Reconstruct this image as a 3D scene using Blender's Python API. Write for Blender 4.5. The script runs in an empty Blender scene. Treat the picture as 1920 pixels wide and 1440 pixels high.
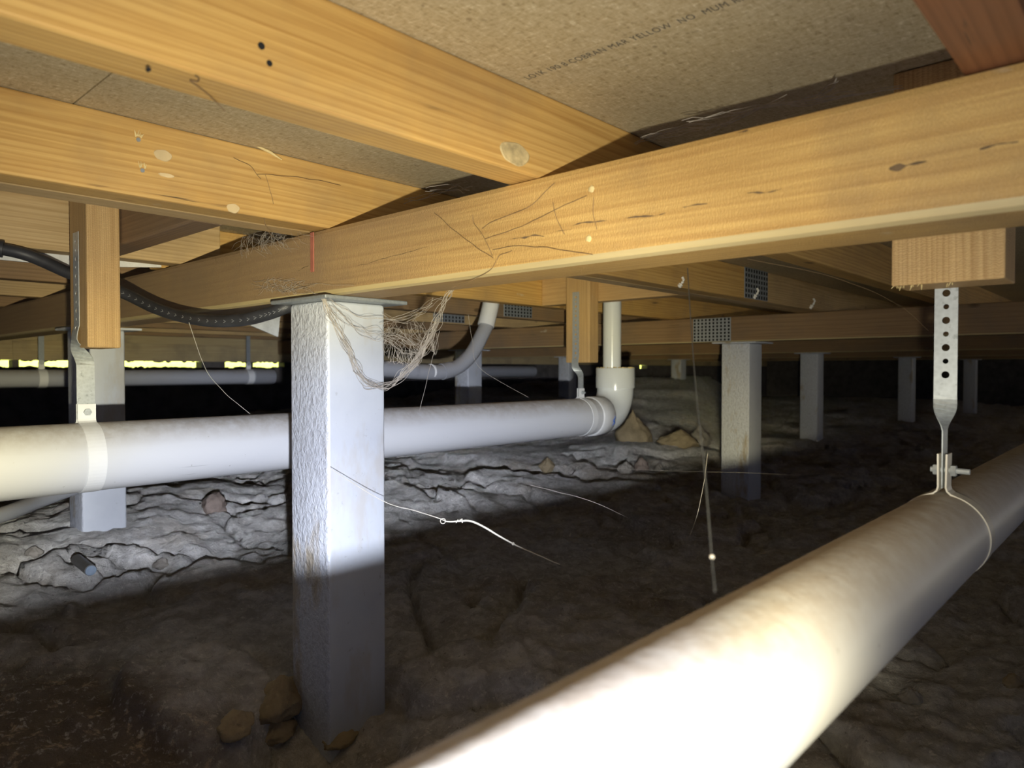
import bpy, bmesh, math, random
from mathutils import Vector, Matrix, noise
random.seed(7)
C = bpy.context.scene.collection
PI = math.pi
def nvec(p):
    return Vector((noise.noise(p), noise.noise(p + Vector((31.7, 5.3, 11.1))), noise.noise(p + Vector((-17.9, 43.1, 7.7)))))

# ------------------------------------------------------------------ camera
HC = 0.50                                     # lens height above the dirt datum
TH = math.radians(42.7)                       # heading of the lens from the joist direction (+X)
PITCH = math.atan(27 / 1332)
cam_d = bpy.data.cameras.new('camera')
cam = bpy.data.objects.new('camera', cam_d)
C.objects.link(cam)
cam.location = (0, 0, HC)
cam.rotation_euler = (PI / 2 - PITCH, 0, TH - PI / 2)
cam_d.sensor_width = 36
cam_d.lens = 1332 / 1920 * 36
cam_d.clip_start = 0.01
cam_d.dof.use_dof = True
cam_d.dof.focus_distance = 1.10
cam_d.dof.aperture_fstop = 7.5
bpy.context.scene.camera = cam

# ------------------------------------------------------------------ light
sc = bpy.context.scene
sc.view_settings.view_transform = 'Standard'
sc.view_settings.look = 'None'
sc.view_settings.exposure = 0
sc.view_settings.gamma = 1
sc.view_settings.use_curve_mapping = False
w = bpy.data.worlds.new('world')
sc.world = w
w.use_nodes = True
w.node_tree.nodes['Background'].inputs[0].default_value = (0.27, 0.43, 1.0, 1)
w.node_tree.nodes['Background'].inputs[1].default_value = 0.20

cT, sT = math.cos(TH), math.sin(TH)
def ray(u, v):
    r = (u - 960) / 1332.0
    return Vector((cT + r * sT, sT - r * cT, -(v - 693) / 1332.0))
def P(u, v, t):
    d = ray(u, v)
    return Vector((d.x * t, d.y * t, d.z * t + HC))

# handheld torch just under the phone: a round hot spot with a warm rim, a weaker spill around it,
# and a mask added to dim its lower right, as an unseen hand would
TORCH_POWER = 62
td = bpy.data.lights.new('torch', 'POINT')
torch = bpy.data.objects.new('torch', td)
C.objects.link(torch)
torch.location = (0.015, -0.016, HC - 0.085)
AZ, EL = math.radians(54), math.radians(-20)
td.energy = TORCH_POWER
td.shadow_soft_size = 0.006
td.use_nodes = True
nt = td.node_tree
for n in list(nt.nodes): nt.nodes.remove(n)
def ln(kind, **kw):
    x = nt.nodes.new('ShaderNode' + kind)
    for k, v in kw.items(): setattr(x, k, v)
    return x
def lmath(op, a, b=None):
    x = ln('Math', operation=op)
    for sock, v in zip(x.inputs, (a, b)):
        if v is None: continue
        if isinstance(v, (int, float)): sock.default_value = v
        else: nt.links.new(v, sock)
    return x.outputs[0]
def lstep(v, a, b):
    x = ln('MapRange', interpolation_type='SMOOTHSTEP'); x.inputs[1].default_value = a; x.inputs[2].default_value = b
    nt.links.new(v, x.inputs[0]); return x.outputs[0]
tc = ln('TexCoord')
def ldot(v):
    x = ln('VectorMath', operation='DOT_PRODUCT'); x.inputs[1].default_value = v
    nt.links.new(tc.outputs['Normal'], x.inputs[0]); return x.outputs['Value']
axis = (math.cos(AZ) * math.cos(EL), math.sin(AZ) * math.cos(EL), math.sin(EL))
ang = lmath('MULTIPLY', lmath('ARCCOSINE', ldot(axis)), 2 / PI)
right_ = lstep(ldot((math.sin(AZ), -math.cos(AZ), 0)), .46, .64)
low_ = lstep(ldot((0, 0, 1)), .06, -.17)
right2 = lstep(ldot((math.sin(AZ), -math.cos(AZ), 0)), .31, .43)
low2 = lstep(ldot((0, 0, 1)), -.26, -.33)
beam_mask = lmath('SUBTRACT', 1.0, lmath('MULTIPLY', lmath('MAXIMUM', lmath('MULTIPLY', right_, low_), lmath('MULTIPLY', right2, low2)), .97))
fal = ln('LightFalloff'); fal.inputs[0].default_value = 1.0
def beam(stops, falloff):
    ramp = ln('ValToRGB'); e = ramp.color_ramp.elements
    e[0].position = 0; e[0].color = (*stops[0][1], 1)
    e[1].position = 1; e[1].color = (*stops[-1][1], 1)
    for a_, c_ in stops[1:-1]:
        k = e.new(a_ / 90); k.color = (*c_, 1)
    nt.links.new(ang, ramp.inputs[0])
    em = ln('Emission')
    nt.links.new(ramp.outputs[0], em.inputs[0])
    nt.links.new(lmath('MULTIPLY', fal.outputs[falloff], beam_mask), em.inputs[1])
    return em.outputs[0]
hot = beam([(0, (1.40, 1.50, 1.74)), (9, (1.30, 1.39, 1.60)), (15, (1.16, 1.23, 1.42)), (19, (.87, .92, 1.07)), (24, (.83, .86, .92)),
            (28, (.78, .74, .56)), (31, (.78, .70, .42)), (34, (.55, .485, .30)), (37, (.23, .212, .155)), (40, (.14, .13, .10)),
            (45, (.03, .028, .02)), (52, (0, 0, 0)), (90, (0, 0, 0))], 'Linear')
spill = beam([(0, (.12, .12, .13)), (26, (.16, .16, .15)), (33, (.40, .38, .31)), (41, (.54, .51, .41)), (45, (.41, .385, .31)),
              (49, (.29, .27, .215)), (53, (.25, .235, .19)), (60, (.14, .138, .125)), (75, (.05, .05, .05)), (90, (.02, .02, .02))], 'Quadratic')
ad_ = ln('AddShader'); o_ = ln('OutputLight')
nt.links.new(hot, ad_.inputs[0]); nt.links.new(spill, ad_.inputs[1]); nt.links.new(ad_.outputs[0], o_.inputs[0])

# daylight on the garden outside the far wall
sd = bpy.data.lights.new('sun', 'SUN')
sun = bpy.data.objects.new('sun', sd)
C.objects.link(sun)
sd.energy = 22
sd.angle = 0.01
sd.color = (1, .96, .8)
sun.rotation_euler = (math.radians(40), 0, math.radians(-10))   # comes over the house, onto the bank

# ------------------------------------------------------------------ helpers
def tag(o, label=None, cat=None, group=None, kind=None):
    if label: o['label'] = label
    if cat: o['category'] = cat
    if group: o['group'] = group
    if kind: o['kind'] = kind
    return o
def link(name, me, mat=None, parent=None, smooth=False):
    o = bpy.data.objects.new(name, me)
    C.objects.link(o)
    if mat: me.materials.append(mat)
    if smooth:
        for p in me.polygons: p.use_smooth = True
    if parent: o.parent = parent
    return o
def from_bm(name, bm, mat=None, parent=None, smooth=False):
    me = bpy.data.meshes.new(name)
    bm.normal_update()
    bm.to_mesh(me); bm.free()
    return link(name, me, mat, parent, smooth)
def empty(name, loc=(0, 0, 0), rz=0):
    o = bpy.data.objects.new(name, None)
    C.objects.link(o)
    o.location = loc; o.rotation_euler = (0, 0, rz)
    o.empty_display_size = .05
    return o
def box_bm(lo, hi, bev=0.0, seg=1, bm=None):
    bm2 = bmesh.new()
    m = Matrix.Translation([(a + b) / 2 for a, b in zip(lo, hi)]) @ Matrix.Diagonal([b - a for a, b in zip(lo, hi)] + [1])
    bmesh.ops.create_cube(bm2, size=1, matrix=m)
    if bev:
        bmesh.ops.bevel(bm2, geom=list(bm2.edges), offset=bev, segments=seg, affect='EDGES', profile=.5)
    if bm is None: return bm2
    me = bpy.data.meshes.new('tmp'); bm2.to_mesh(me); bm2.free(); bm.from_mesh(me); bpy.data.meshes.remove(me)
    return bm
def box(name, lo, hi, mat, parent=None, bev=0.0, seg=1):
    """box in world (or parent) coordinates, origin at its centre"""
    c = Vector([(a + b) / 2 for a, b in zip(lo, hi)])
    h = [(b - a) / 2 for a, b in zip(lo, hi)]
    o = from_bm(name, box_bm([-q for q in h], h, bev, seg), mat, parent)
    o.location = c
    return o
def timber(name, axis, x, y, z, mat, bev=.003, parent=None):
    """a sawn length of timber: local X is the length, so grain follows it"""
    c = Vector((sum(x) / 2, sum(y) / 2, sum(z) / 2))
    d = (x[1] - x[0], y[1] - y[0], z[1] - z[0])
    if axis == 'X': L, b, h, rot = d[0], d[1], d[2], (0, 0, 0)
    elif axis == 'Y': L, b, h, rot = d[1], d[0], d[2], (0, 0, PI / 2)
    else: L, b, h, rot = d[2], d[1], d[0], (0, -PI / 2, 0)
    bm = box_bm((-L / 2, -b / 2, -h / 2), (L / 2, b / 2, h / 2), bev, 2)
    o = from_bm(name, bm, mat, parent)
    o.location = c; o.rotation_euler = rot
    return o
def tube_bm(pts, rad, n=10, bm=None, caps=True):
    bm = bm or bmesh.new()
    pts = [Vector(p) for p in pts]
    rads = rad if isinstance(rad, (list, tuple)) else [rad] * len(pts)
    rings = []
    up = None
    for i, p in enumerate(pts):
        a = pts[max(i - 1, 0)]; b = pts[min(i + 1, len(pts) - 1)]
        t = (b - a).normalized()
        if up is None:
            up = Vector((0, 0, 1)) if abs(t.z) < .9 else Vector((1, 0, 0))
        s = t.cross(up)
        if s.length < 1e-6: s = t.orthogonal()
        s.normalize()
        up = s.cross(t).normalized()
        rings.append([bm.verts.new(p + (s * math.cos(2 * PI * k / n) + up * math.sin(2 * PI * k / n)) * rads[i]) for k in range(n)])
    for i in range(len(rings) - 1):
        for k in range(n):
            bm.faces.new((rings[i][k], rings[i][(k + 1) % n], rings[i + 1][(k + 1) % n], rings[i + 1][k]))
    if caps and n > 2:
        bm.faces.new(rings[0][::-1]); bm.faces.new(rings[-1])
    return bm
def spline(pts, k=8):
    pts = [Vector(p) for p in pts]
    q = [2 * pts[0] - pts[1]] + pts + [2 * pts[-1] - pts[-2]]
    out = []
    for i in range(1, len(q) - 2):
        for j in range(k):
            t = j / k
            a, b, c, d = q[i - 1], q[i], q[i + 1], q[i + 2]
            out.append(.5 * ((2 * b) + (c - a) * t + (2 * a - 5 * b + 4 * c - d) * t * t + (3 * b - a - 3 * c + d) * t ** 3))
    out.append(pts[-1])
    return out
def smooth_by_angle(o, deg=35):
    for p in o.data.polygons: p.use_smooth = True
    try:
        o.data.set_sharp_from_angle(angle=math.radians(deg))
    except Exception:
        pass
    return o
def tube(name, pts, rad, mat, parent=None, n=16, caps=True):
    return smooth_by_angle(from_bm(name, tube_bm(pts, rad, n, None, caps), mat, parent), 50)

# ------------------------------------------------------------------ materials
class N:
    def __init__(s, name):
        s.m = bpy.data.materials.new(name); s.m.use_nodes = True
        s.t = s.m.node_tree; s.b = s.t.nodes['Principled BSDF']
    def n(s, kind, **kw):
        x = s.t.nodes.new('ShaderNode' + kind)
        for k, v in kw.items(): setattr(x, k, v)
        return x
    def l(s, a, b): s.t.links.new(a, b)
    def coord(s, kind='Object', scale=(1, 1, 1), loc=(0, 0, 0), rnd=0):
        tc = s.n('TexCoord'); mp = s.n('Mapping')
        mp.inputs['Scale'].default_value = scale; mp.inputs['Location'].default_value = loc
        s.l(tc.outputs[kind], mp.inputs[0])
        if rnd:
            oi = s.n('ObjectInfo'); m = s.n('Math', operation='MULTIPLY'); m.inputs[1].default_value = rnd
            s.l(oi.outputs['Random'], m.inputs[0])
            ad = s.n('VectorMath', operation='ADD')
            s.l(mp.outputs[0], ad.inputs[0]); s.l(m.outputs[0], ad.inputs[1])
            return ad.outputs[0]
        return mp.outputs[0]
    def noise(s, vec, scale, detail=4, rough=.55, dist=0):
        x = s.n('TexNoise'); x.inputs['Scale'].default_value = scale; x.inputs['Detail'].default_value = detail
        x.inputs['Roughness'].default_value = rough; x.inputs['Distortion'].default_value = dist
        s.l(vec, x.inputs['Vector']); return x.outputs['Fac']
    def ramp(s, fac, stops):
        x = s.n('ValToRGB'); e = x.color_ramp.elements
        e[0].position, e[0].color = stops[0][0], (*stops[0][1], 1)
        e[1].position, e[1].color = stops[-1][0], (*stops[-1][1], 1)
        for p, c in stops[1:-1]:
            k = e.new(p); k.color = (*c, 1)
        s.l(fac, x.inputs[0]); return x.outputs[0]
    def step(s, fac, a, b):
        x = s.n('MapRange'); x.inputs[1].default_value = a; x.inputs[2].default_value = b
        s.l(fac, x.inputs[0]); return x.outputs[0]
    def mix(s, fac, a, b, mode='MIX'):
        x = s.n('Mix', data_type='RGBA', blend_type=mode)
        if isinstance(fac, (int, float)): x.inputs[0].default_value = fac
        else: s.l(fac, x.inputs[0])
        for sock, v in ((x.inputs[6], a), (x.inputs[7], b)):
            if isinstance(v, tuple): sock.default_value = (*v, 1)
            else: s.l(v, sock)
        return x.outputs[2]
    def math(s, op, a, b=None):
        x = s.n('Math', operation=op)
        for sock, v in zip(x.inputs, (a, b)):
            if v is None: continue
            if isinstance(v, (int, float)): sock.default_value = v
            else: s.l(v, sock)
        return x.outputs[0]
    def bump(s, h, strength=.3, dist=.001):
        x = s.n('Bump'); x.inputs['Strength'].default_value = strength; x.inputs['Distance'].default_value = dist
        s.l(h, x.inputs['Height']); s.l(x.outputs[0], s.b.inputs['Normal'])
    def done(s, col, rough=.6, metal=0, spec=.5):
        if isinstance(col, tuple): s.b.inputs['Base Color'].default_value = (*col, 1)
        else: s.l(col, s.b.inputs['Base Color'])
        if isinstance(rough, (int, float)): s.b.inputs['Roughness'].default_value = rough
        else: s.l(rough, s.b.inputs['Roughness'])
        s.b.inputs['Metallic'].default_value = metal
        s.b.inputs['Specular IOR Level'].default_value = spec
        return s.m

def wood(name, light, dark, ring=26, pith=(0, .09, -.06), dirt=(.16, .13, .10), dirt_amt=.5, saw=0.0, weather=None, knots=True, contrast=.5):
    s = N(name)
    v = s.coord('Object', rnd=7.3)
    st = s.coord('Object', scale=(.10, 1, 1), loc=pith)
    wv = s.n('TexWave', wave_type='RINGS', rings_direction='X', wave_profile='SAW')
    wv.inputs['Scale'].default_value = ring * 3.4; wv.inputs['Distortion'].default_value = 1.6
    wv.inputs['Detail'].default_value = 2; wv.inputs['Detail Scale'].default_value = 1.4
    # wander of the rings along the length
    wn = s.n('TexNoise'); wn.inputs['Scale'].default_value = 3.0; wn.inputs['Detail'].default_value = 2
    s.l(s.coord('Object', scale=(.5, 1, 1), rnd=5.1), wn.inputs['Vector'])
    sub = s.n('VectorMath', operation='SUBTRACT'); sub.inputs[1].default_value = (.5, .5, .5)
    s.l(wn.outputs['Color'], sub.inputs[0])
    scl = s.n('VectorMath', operation='SCALE'); scl.inputs['Scale'].default_value = .014
    s.l(sub.outputs[0], scl.inputs[0])
    add = s.n('VectorMath', operation='ADD')
    s.l(st, add.inputs[0]); s.l(scl.outputs[0], add.inputs[1]); s.l(add.outputs[0], wv.inputs['Vector'])
    fib = s.noise(s.coord('Object', scale=(6, 260, 260), rnd=3), 1.0, 3, .6)
    col = s.ramp(wv.outputs['Fac'], [(0, light), (.45, tuple(a * .96 for a in light)), (.85, tuple(a * (1 - contrast) + b * contrast for a, b in zip(light, dark))), (1, light)])
    col = s.mix(s.step(fib, .38, .70), col, s.mix(.5, col, dark))
    bl = s.noise(v, 4.5, 5, .6)
    col = s.mix(s.math('MULTIPLY', s.step(bl, .48, .75), dirt_amt), col, dirt, 'MIX')
    # dark checks along the grain
    ck = s.noise(s.coord('Object', scale=(5, 75, 75), rnd=11), 1.0, 3, .55, .4)
    ckm = s.math('MULTIPLY', s.step(ck, .70, .735), s.step(s.noise(v, 9, 2), .5, .6))
    col = s.mix(s.math('MULTIPLY', ckm, .8), col, tuple(a * .3 for a in dirt))
    # pale scuffs
    sc_ = s.noise(s.coord('Object', scale=(14, 26, 26), rnd=23), 1.0, 3, .5)
    col = s.mix(s.math('MULTIPLY', s.step(sc_, .74, .78), .45), col, (.62, .56, .44))
    if knots:
        vo = s.n('TexVoronoi', feature='F1'); vo.inputs['Scale'].default_value = 4.2
        s.l(s.coord('Object', scale=(.9, 2.2, 2.2), rnd=9.7), vo.inputs['Vector'])
        kn = s.step(vo.outputs['Distance'], .085, .05)
        col = s.mix(s.math('MULTIPLY', kn, .7), col, tuple(a * .35 for a in dark))
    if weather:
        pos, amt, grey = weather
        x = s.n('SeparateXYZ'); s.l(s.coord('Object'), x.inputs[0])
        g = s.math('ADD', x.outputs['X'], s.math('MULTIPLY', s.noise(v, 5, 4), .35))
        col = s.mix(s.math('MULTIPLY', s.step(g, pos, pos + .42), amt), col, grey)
    h = s.math('ADD', s.math('MULTIPLY', fib, .6), s.math('MULTIPLY', ckm, -1.2))
    if saw:
        sw = s.n('TexWave', wave_type='BANDS', bands_direction='X'); sw.inputs['Scale'].default_value = 120
        sw.inputs['Distortion'].default_value = 11.0; sw.inputs['Detail'].default_value = 4; sw.inputs['Detail Scale'].default_value = 2.2
        s.l(s.coord('Object', rnd=.3), sw.inputs['Vector'])
        h = s.math('ADD', h, s.math('MULTIPLY', sw.outputs['Fac'], saw * .5))
        col = s.mix(s.math('MULTIPLY', s.step(sw.outputs['Fac'], .55, .1), .10 * saw), col, tuple(a * .6 for a in dark))
    s.bump(h, .5, .0012)
    return s.done(col, .62, 0, .35)

M = {}
M['joist'] = wood('pine_joist', (.66, .42, .14), (.40, .205, .05), 20, (0, .10, -.05), dirt_amt=.42)
M['joist_tan'] = wood('weathered_joist', (.60, .43, .22), (.36, .23, .09), 22, (0, .10, -.05), dirt_amt=.5)
M['joist_red'] = wood('red_joist', (.26, .105, .04), (.15, .055, .018), 16, (0, .10, -.05), dirt_amt=.3, knots=False)
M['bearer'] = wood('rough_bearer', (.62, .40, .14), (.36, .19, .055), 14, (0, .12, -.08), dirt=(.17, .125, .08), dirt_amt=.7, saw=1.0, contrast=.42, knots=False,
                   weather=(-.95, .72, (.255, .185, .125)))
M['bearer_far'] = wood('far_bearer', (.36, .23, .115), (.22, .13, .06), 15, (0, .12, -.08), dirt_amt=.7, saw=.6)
M['block'] = wood('sawn_block', (.64, .43, .20), (.38, .22, .08), 30, (0, .05, -.09), dirt_amt=.35, saw=1.2, knots=False)
M['brown'] = wood('dark_blocking', (.30, .19, .10), (.17, .10, .05), 18, (0, .1, -.05), dirt_amt=.6, saw=.6)
M['board'] = wood('wall_board', (.50, .40, .22), (.36, .26, .13), 12, (0, .1, -.05), dirt_amt=.6)

def particleboard():
    s = N('particleboard')
    v = s.coord('Object')
    a = s.noise(s.coord('Object', scale=(90, 260, 1)), 1, 3, .7, .6)
    b = s.noise(s.coord('Object', scale=(260, 100, 1), loc=(3, 1, 0)), 1, 3, .7, .6)
    c = s.math('ADD', s.math('MULTIPLY', a, .5), s.math('MULTIPLY', b, .5))
    col = s.ramp(c, [(.28, (.24, .17, .085)), (.44, (.48, .385, .225)), (.56, (.57, .475, .30)), (.68, (.76, .67, .47))])
    d = s.noise(v, 3.2, 5, .6)
    col = s.mix(s.math('MULTIPLY', s.step(d, .45, .75), .45), col, (.30, .25, .19))
    f = s.noise(v, 60, 2)
    col = s.mix(s.math('MULTIPLY', s.step(f, .70, .76), .5), col, (.16, .11, .06))
    s.bump(c, .5, .0015)
    return s.done(col, .8, 0, .2)
M['particle'] = particleboard()
def plain(name, col, rough=.5, metal=0, spec=.5, var=.15, scale=40, bump=.1):
    s = N(name)
    n = s.noise(s.coord('Object', rnd=4), scale, 4, .6)
    c = s.mix(s.step(n, .3, .7), tuple(a * (1 - var) for a in col), tuple(min(1, a * (1 + var)) for a in col))
    if bump: s.bump(n, bump, .001)
    return s.done(c, rough, metal, spec)
M['white_sheet'] = plain('white_sheet', (.66, .67, .66), .7)
M['ink'] = plain('ink', (.10, .09, .075), .9, var=.4, scale=300)

def pvc(name, col, dust=(.36, .31, .25), dust_amt=.75, rough=.32):
    s = N(name)
    v = s.coord('Object', rnd=2)
    geo = s.n('NewGeometry'); x = s.n('SeparateXYZ'); s.l(geo.outputs['Normal'], x.inputs[0])
    n = s.noise(v, 55, 5, .65); n2 = s.noise(v, 7, 4, .6)
    # settled dust lies on whatever faces up
    up = s.math('ADD', x.outputs['Z'], s.math('MULTIPLY', s.math('SUBTRACT', n2, .5), .45))
    d = s.math('MULTIPLY', s.step(up, .25, .95), dust_amt)
    d = s.math('MULTIPLY', d, s.step(n, .12, .60))
    c = s.mix(d, col, dust)
    sc_ = s.noise(s.coord('Object', scale=(8, 160, 160), rnd=8), 1, 3, .5)
    c = s.mix(s.math('MULTIPLY', s.step(sc_, .72, .76), .4), c, tuple(a * .35 for a in col))
    sp = s.noise(v, 160, 2)
    c = s.mix(s.math('MULTIPLY', s.step(sp, .73, .77), .35), c, (.2, .17, .13))
    s.bump(s.math('MULTIPLY', n, d), .35, .0015)
    return s.done(c, s.math('ADD', rough, s.math('MULTIPLY', d, .5)), 0, .4)
M['pvc'] = pvc('white_pvc', (.68, .69, .71))
M['pvc_near'] = pvc('cream_pvc', (.735, .72, .685), (.36, .26, .16), .6)
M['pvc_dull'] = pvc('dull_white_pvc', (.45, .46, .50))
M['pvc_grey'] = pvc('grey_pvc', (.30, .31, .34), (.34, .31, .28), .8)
M['pvc_clean'] = pvc('clean_pvc', (.70, .735, .76), dust_amt=.25, rough=.2)
M['clip'] = pvc('white_clip', (.84, .85, .86), dust_amt=.25, rough=.4)
M['clip_cream'] = pvc('cream_clip', (.75, .71, .62), dust_amt=.1)
M['black_pipe'] = plain('black_poly', (.030, .031, .038), .5, spec=.5, var=.3, bump=.05)
M['mark'] = plain('pale_mark', (.25, .26, .28), .8)
M['blue'] = plain('blue_primer', (.05, .14, .55), .5)
def steel(name, col, rough=.35, metal=.8):
    s = N(name)
    v = s.coord('Object', rnd=2)
    vo = s.n('TexVoronoi'); vo.inputs['Scale'].default_value = 220; s.l(v, vo.inputs['Vector'])
    n = s.noise(v, 130, 4, .6)
    c = s.mix(vo.outputs['Distance'], tuple(a * .8 for a in col), col)
    c = s.mix(s.math('MULTIPLY', s.step(n, .60, .70), .55), c, tuple(a * .35 for a in col))
    s.bump(n, .15, .0005)
    return s.done(c, rough, metal, .5)
M['galv'] = steel('galvanised_strap', (.56, .60, .62), .42, .5)
M['galv_dark'] = steel('galvanised_plate', (.34, .37, .40), .5, .4)
M['hole_dark'] = plain('hole', (.01, .01, .012), .9)
def post_mat():
    s = N('galvanised_post')
    v = s.coord('Object', rnd=3)
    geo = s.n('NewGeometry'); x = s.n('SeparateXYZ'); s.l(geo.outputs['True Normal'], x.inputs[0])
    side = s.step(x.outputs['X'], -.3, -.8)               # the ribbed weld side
    rip = s.noise(s.coord('Object', scale=(150, 150, 115), rnd=2), 1, 4, .6, .35)
    n = s.noise(v, 9, 5, .6); sp = s.noise(v, 70, 4, .6)
    c = s.mix(s.step(n, .3, .7), (.53, .56, .62), (.62, .65, .70))
    c = s.mix(s.math('MULTIPLY', side, .75), c, (.76, .79, .86))  # same steel, this face painted lighter to stand in for brighter light
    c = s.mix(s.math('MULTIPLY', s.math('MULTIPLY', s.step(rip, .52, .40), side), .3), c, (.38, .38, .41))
    r = s.noise(s.coord('Object', scale=(9, 9, 3.2), rnd=13), 1.3, 5, .62)
    c = s.mix(s.math('MULTIPLY', s.step(r, .555, .64), s.math('ADD', .24, s.math('MULTIPLY', side, .4))), c, (.42, .31, .14))
    c = s.mix(s.math('MULTIPLY', s.step(sp, .66, .74), .4), c, (.25, .24, .22))
    h = s.math('ADD', s.math('MULTIPLY', s.math('MULTIPLY', rip, side), 3.2), s.math('MULTIPLY', sp, .12))
    s.bump(h, .8, .0016)
    return s.done(c, .48, .15, .5)
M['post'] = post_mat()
def soil():
    s = N('dry_clay')
    v = s.coord('Object')
    a = s.noise(v, 2.2, 6, .6); b = s.noise(s.coord('Object', scale=(1, 1, 2)), 26, 6, .7, .4); g = s.noise(v, 95, 5, .72)
    c = s.ramp(a, [(.3, (.46, .40, .32)), (.44, (.66, .645, .62)), (.58, (.74, .73, .71)), (.75, (.74, .65, .52))])
    c = s.mix(s.step(b, .42, .62), s.mix(.38, c, (.12, .095, .075)), c)
    # dark mulch heaped left of the near post
    vd = s.n('VectorMath', operation='DISTANCE'); vd.inputs[1].default_value = (.06, .93, .04); s.l(v, vd.inputs[0])
    md = s.math('ADD', vd.outputs['Value'], s.math('MULTIPLY', s.math('SUBTRACT', s.noise(v, 5, 6, .65), .5), .45))
    c = s.mix(s.math('MULTIPLY', s.step(md, .44, .30), .85), c, s.mix(s.step(s.noise(s.coord('Object', scale=(1, 1, 1)), 34, 5, .7), .56, .64), (.17, .13, .10), (.62, .48, .32)))
    c = s.mix(s.math('MULTIPLY', s.step(g, .56, .66), .7), c, (.86, .83, .77))
    c = s.mix(s.math('MULTIPLY', s.step(g, .39, .30), .6), c, (.12, .10, .08))
    h = s.math('ADD', s.math('MULTIPLY', s.noise(s.coord('Object'), 30, 7, .72, .4), 1.6), s.math('MULTIPLY', g, .35))
    s.bump(h, 1.0, .014)
    s.b.inputs['Diffuse Roughness'].default_value = 1.0
    return s.done(c, .95, 0, .1)
M['soil'] = soil()
def rock(name, col):
    s = N(name)
    v = s.coord('Object', rnd=5)
    a = s.noise(v, 18, 6, .65); g = s.noise(v, 120, 4, .7)
    c = s.mix(s.step(a, .35, .65), tuple(q * .7 for q in col), col)
    c = s.mix(s.math('MULTIPLY', s.step(g, .6, .72), .4), c, tuple(min(1, q * 1.35) for q in col))
    s.bump(s.math('ADD', a, s.math('MULTIPLY', g, .4)), .8, .006)
    return s.done(c, .92, 0, .1)
M['rock_tan'] = rock('tan_rock', (.40, .32, .20))
M['rock_grey'] = rock('grey_rock', (.36, .33, .29))
M['rock_pink'] = rock('pink_rock', (.30, .24, .205))
M['web'] = plain('dusty_silk', (.42, .38, .34), .9, spec=.1, var=.25, scale=80, bump=0)
M['web_pale'] = plain('pale_silk', (.58, .55, .47), .7, spec=.3, var=.1, bump=0)
M['web_dark'] = plain('dark_silk', (.20, .135, .075), .95, spec=.05, var=.2, bump=0)
M['red'] = plain('red_oxide', (.36, .125, .085), .8, var=.25)
M['cocoon'] = plain('white_plug', (.80, .77, .70), .6)
M['grass'] = plain('lawn_green', (.52, .60, .12), .9, var=.45, scale=25, bump=0)
M['masonry'] = plain('dark_masonry', (.10, .09, .085), .95, var=.3, scale=12)
M['splinter'] = plain('pale_splinter', (.72, .58, .28), .7)
M['paint'] = plain('pale_scuff', (.64, .50, .28), .8, var=.1)
M['scuff'] = plain('grey_scuff', (.50, .40, .21), .85, var=.35, scale=90)
M['brown_pipe'] = plain('brown_plastic', (.10, .095, .085), .45)

# ------------------------------------------------------------------ the setting: ground
def z_base(x, y):
    z = .022 + .085 * min(max((y - .9) / 1.1, 0), 1)
    d = math.hypot(x, y)
    k = min(max((y - 1.5) / 1.0, 0), 1) * min(max((x - 1.2) / 1.0, 0), 1) * min(max((y - .47 * x) / (.07 * abs(x) + .05), 0), 1)
    z += .092 * max(0, d - 3.9) * k
    return min(z, .40)
def ground_z(x, y):
    p = Vector((x, y, 0))
    z = z_base(x, y)
    z += .034 * noise.fractal(p * 1.7 + Vector((3, 1, 0)), 1.0, 2.0, 4)
    w_ = p + .22 * nvec(p * 2.3) + .07 * nvec(p * 8)
    d, c_ = noise.voronoi(w_ * 2.1)
    k = min((d[1] - d[0]) / .055, 1)
    z -= .042 * (1 - k) ** 1.3                                          # cracks between the clay plates
    z += .022 * (noise.cell(c_[0] * 5.0) - .4) * k
    w2 = p + .09 * nvec(p * 7)
    d2, _2 = noise.voronoi(w2 * 11)
    z += .016 * (.45 - min(d2[0], .9))                                  # clods
    z += .010 * noise.fractal(p * 21, .55, 2.1, 4)
    q = math.hypot((x - .44) / .10, (y - 1.03) / .13) + .25 * noise.noise(p * 9)
    q = min(max((1.12 - q) / .22, 0), 1)
    z += .038 * q * q * (3 - 2 * q)                                       # the lifted slab by the near post
    # the dug hollow at the foot of the near post
    q = math.hypot((x - .50) / .16, (y - .86) / .14)
    z -= .055 * math.exp(-q * q * 1.6)
    return z
def build_ground():
    nr, na = 480, 600
    verts, faces = [], []
    for i in range(nr):
        r = .12 * (13.5 / .12) ** (i / (nr - 1))
        for j in range(na):
            a = math.radians(-50 + 190 * j / (na - 1))
            x, y = r * math.cos(a), r * math.sin(a)
            verts.append((x, y, ground_z(x, y)))
    for i in range(nr - 1):
        for j in range(na - 1):
            k = i * na + j
            faces.append((k, k + 1, k + na + 1, k + na))
    me = bpy.data.meshes.new('floor')
    me.from_pydata(verts, [], [f[::-1] for f in faces])
    o = link('floor', me, M['soil'], None, True)
    tag(o, 'bare cracked clay ground under the house', kind='structure')
    return o
build_ground()

# ------------------------------------------------------------------ the setting: floor above
ZC, ZJ, ZB = HC + .287, HC + .198, HC + .103     # underside of floor, of joists, of bearers
ceil = empty('ceiling', (0, 0, ZC))
tag(ceil, 'underside of the particleboard floor', kind='structure')
def panel(x, y, mat):
    g = .0008
    return box('floor_panel', (x[0] + g, y[0] + g, 0), (x[1] - g, y[1] - g, .019), mat, ceil, .0012)
pan = []
for xs in ((-3, .248), (.248, 3.848), (3.848, 7.45), (7.45, 11)):
    for ys in ((-2.4, 1.62), (1.62, 4.74)):
        pan.append(panel(xs, ys, M['particle']))
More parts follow.
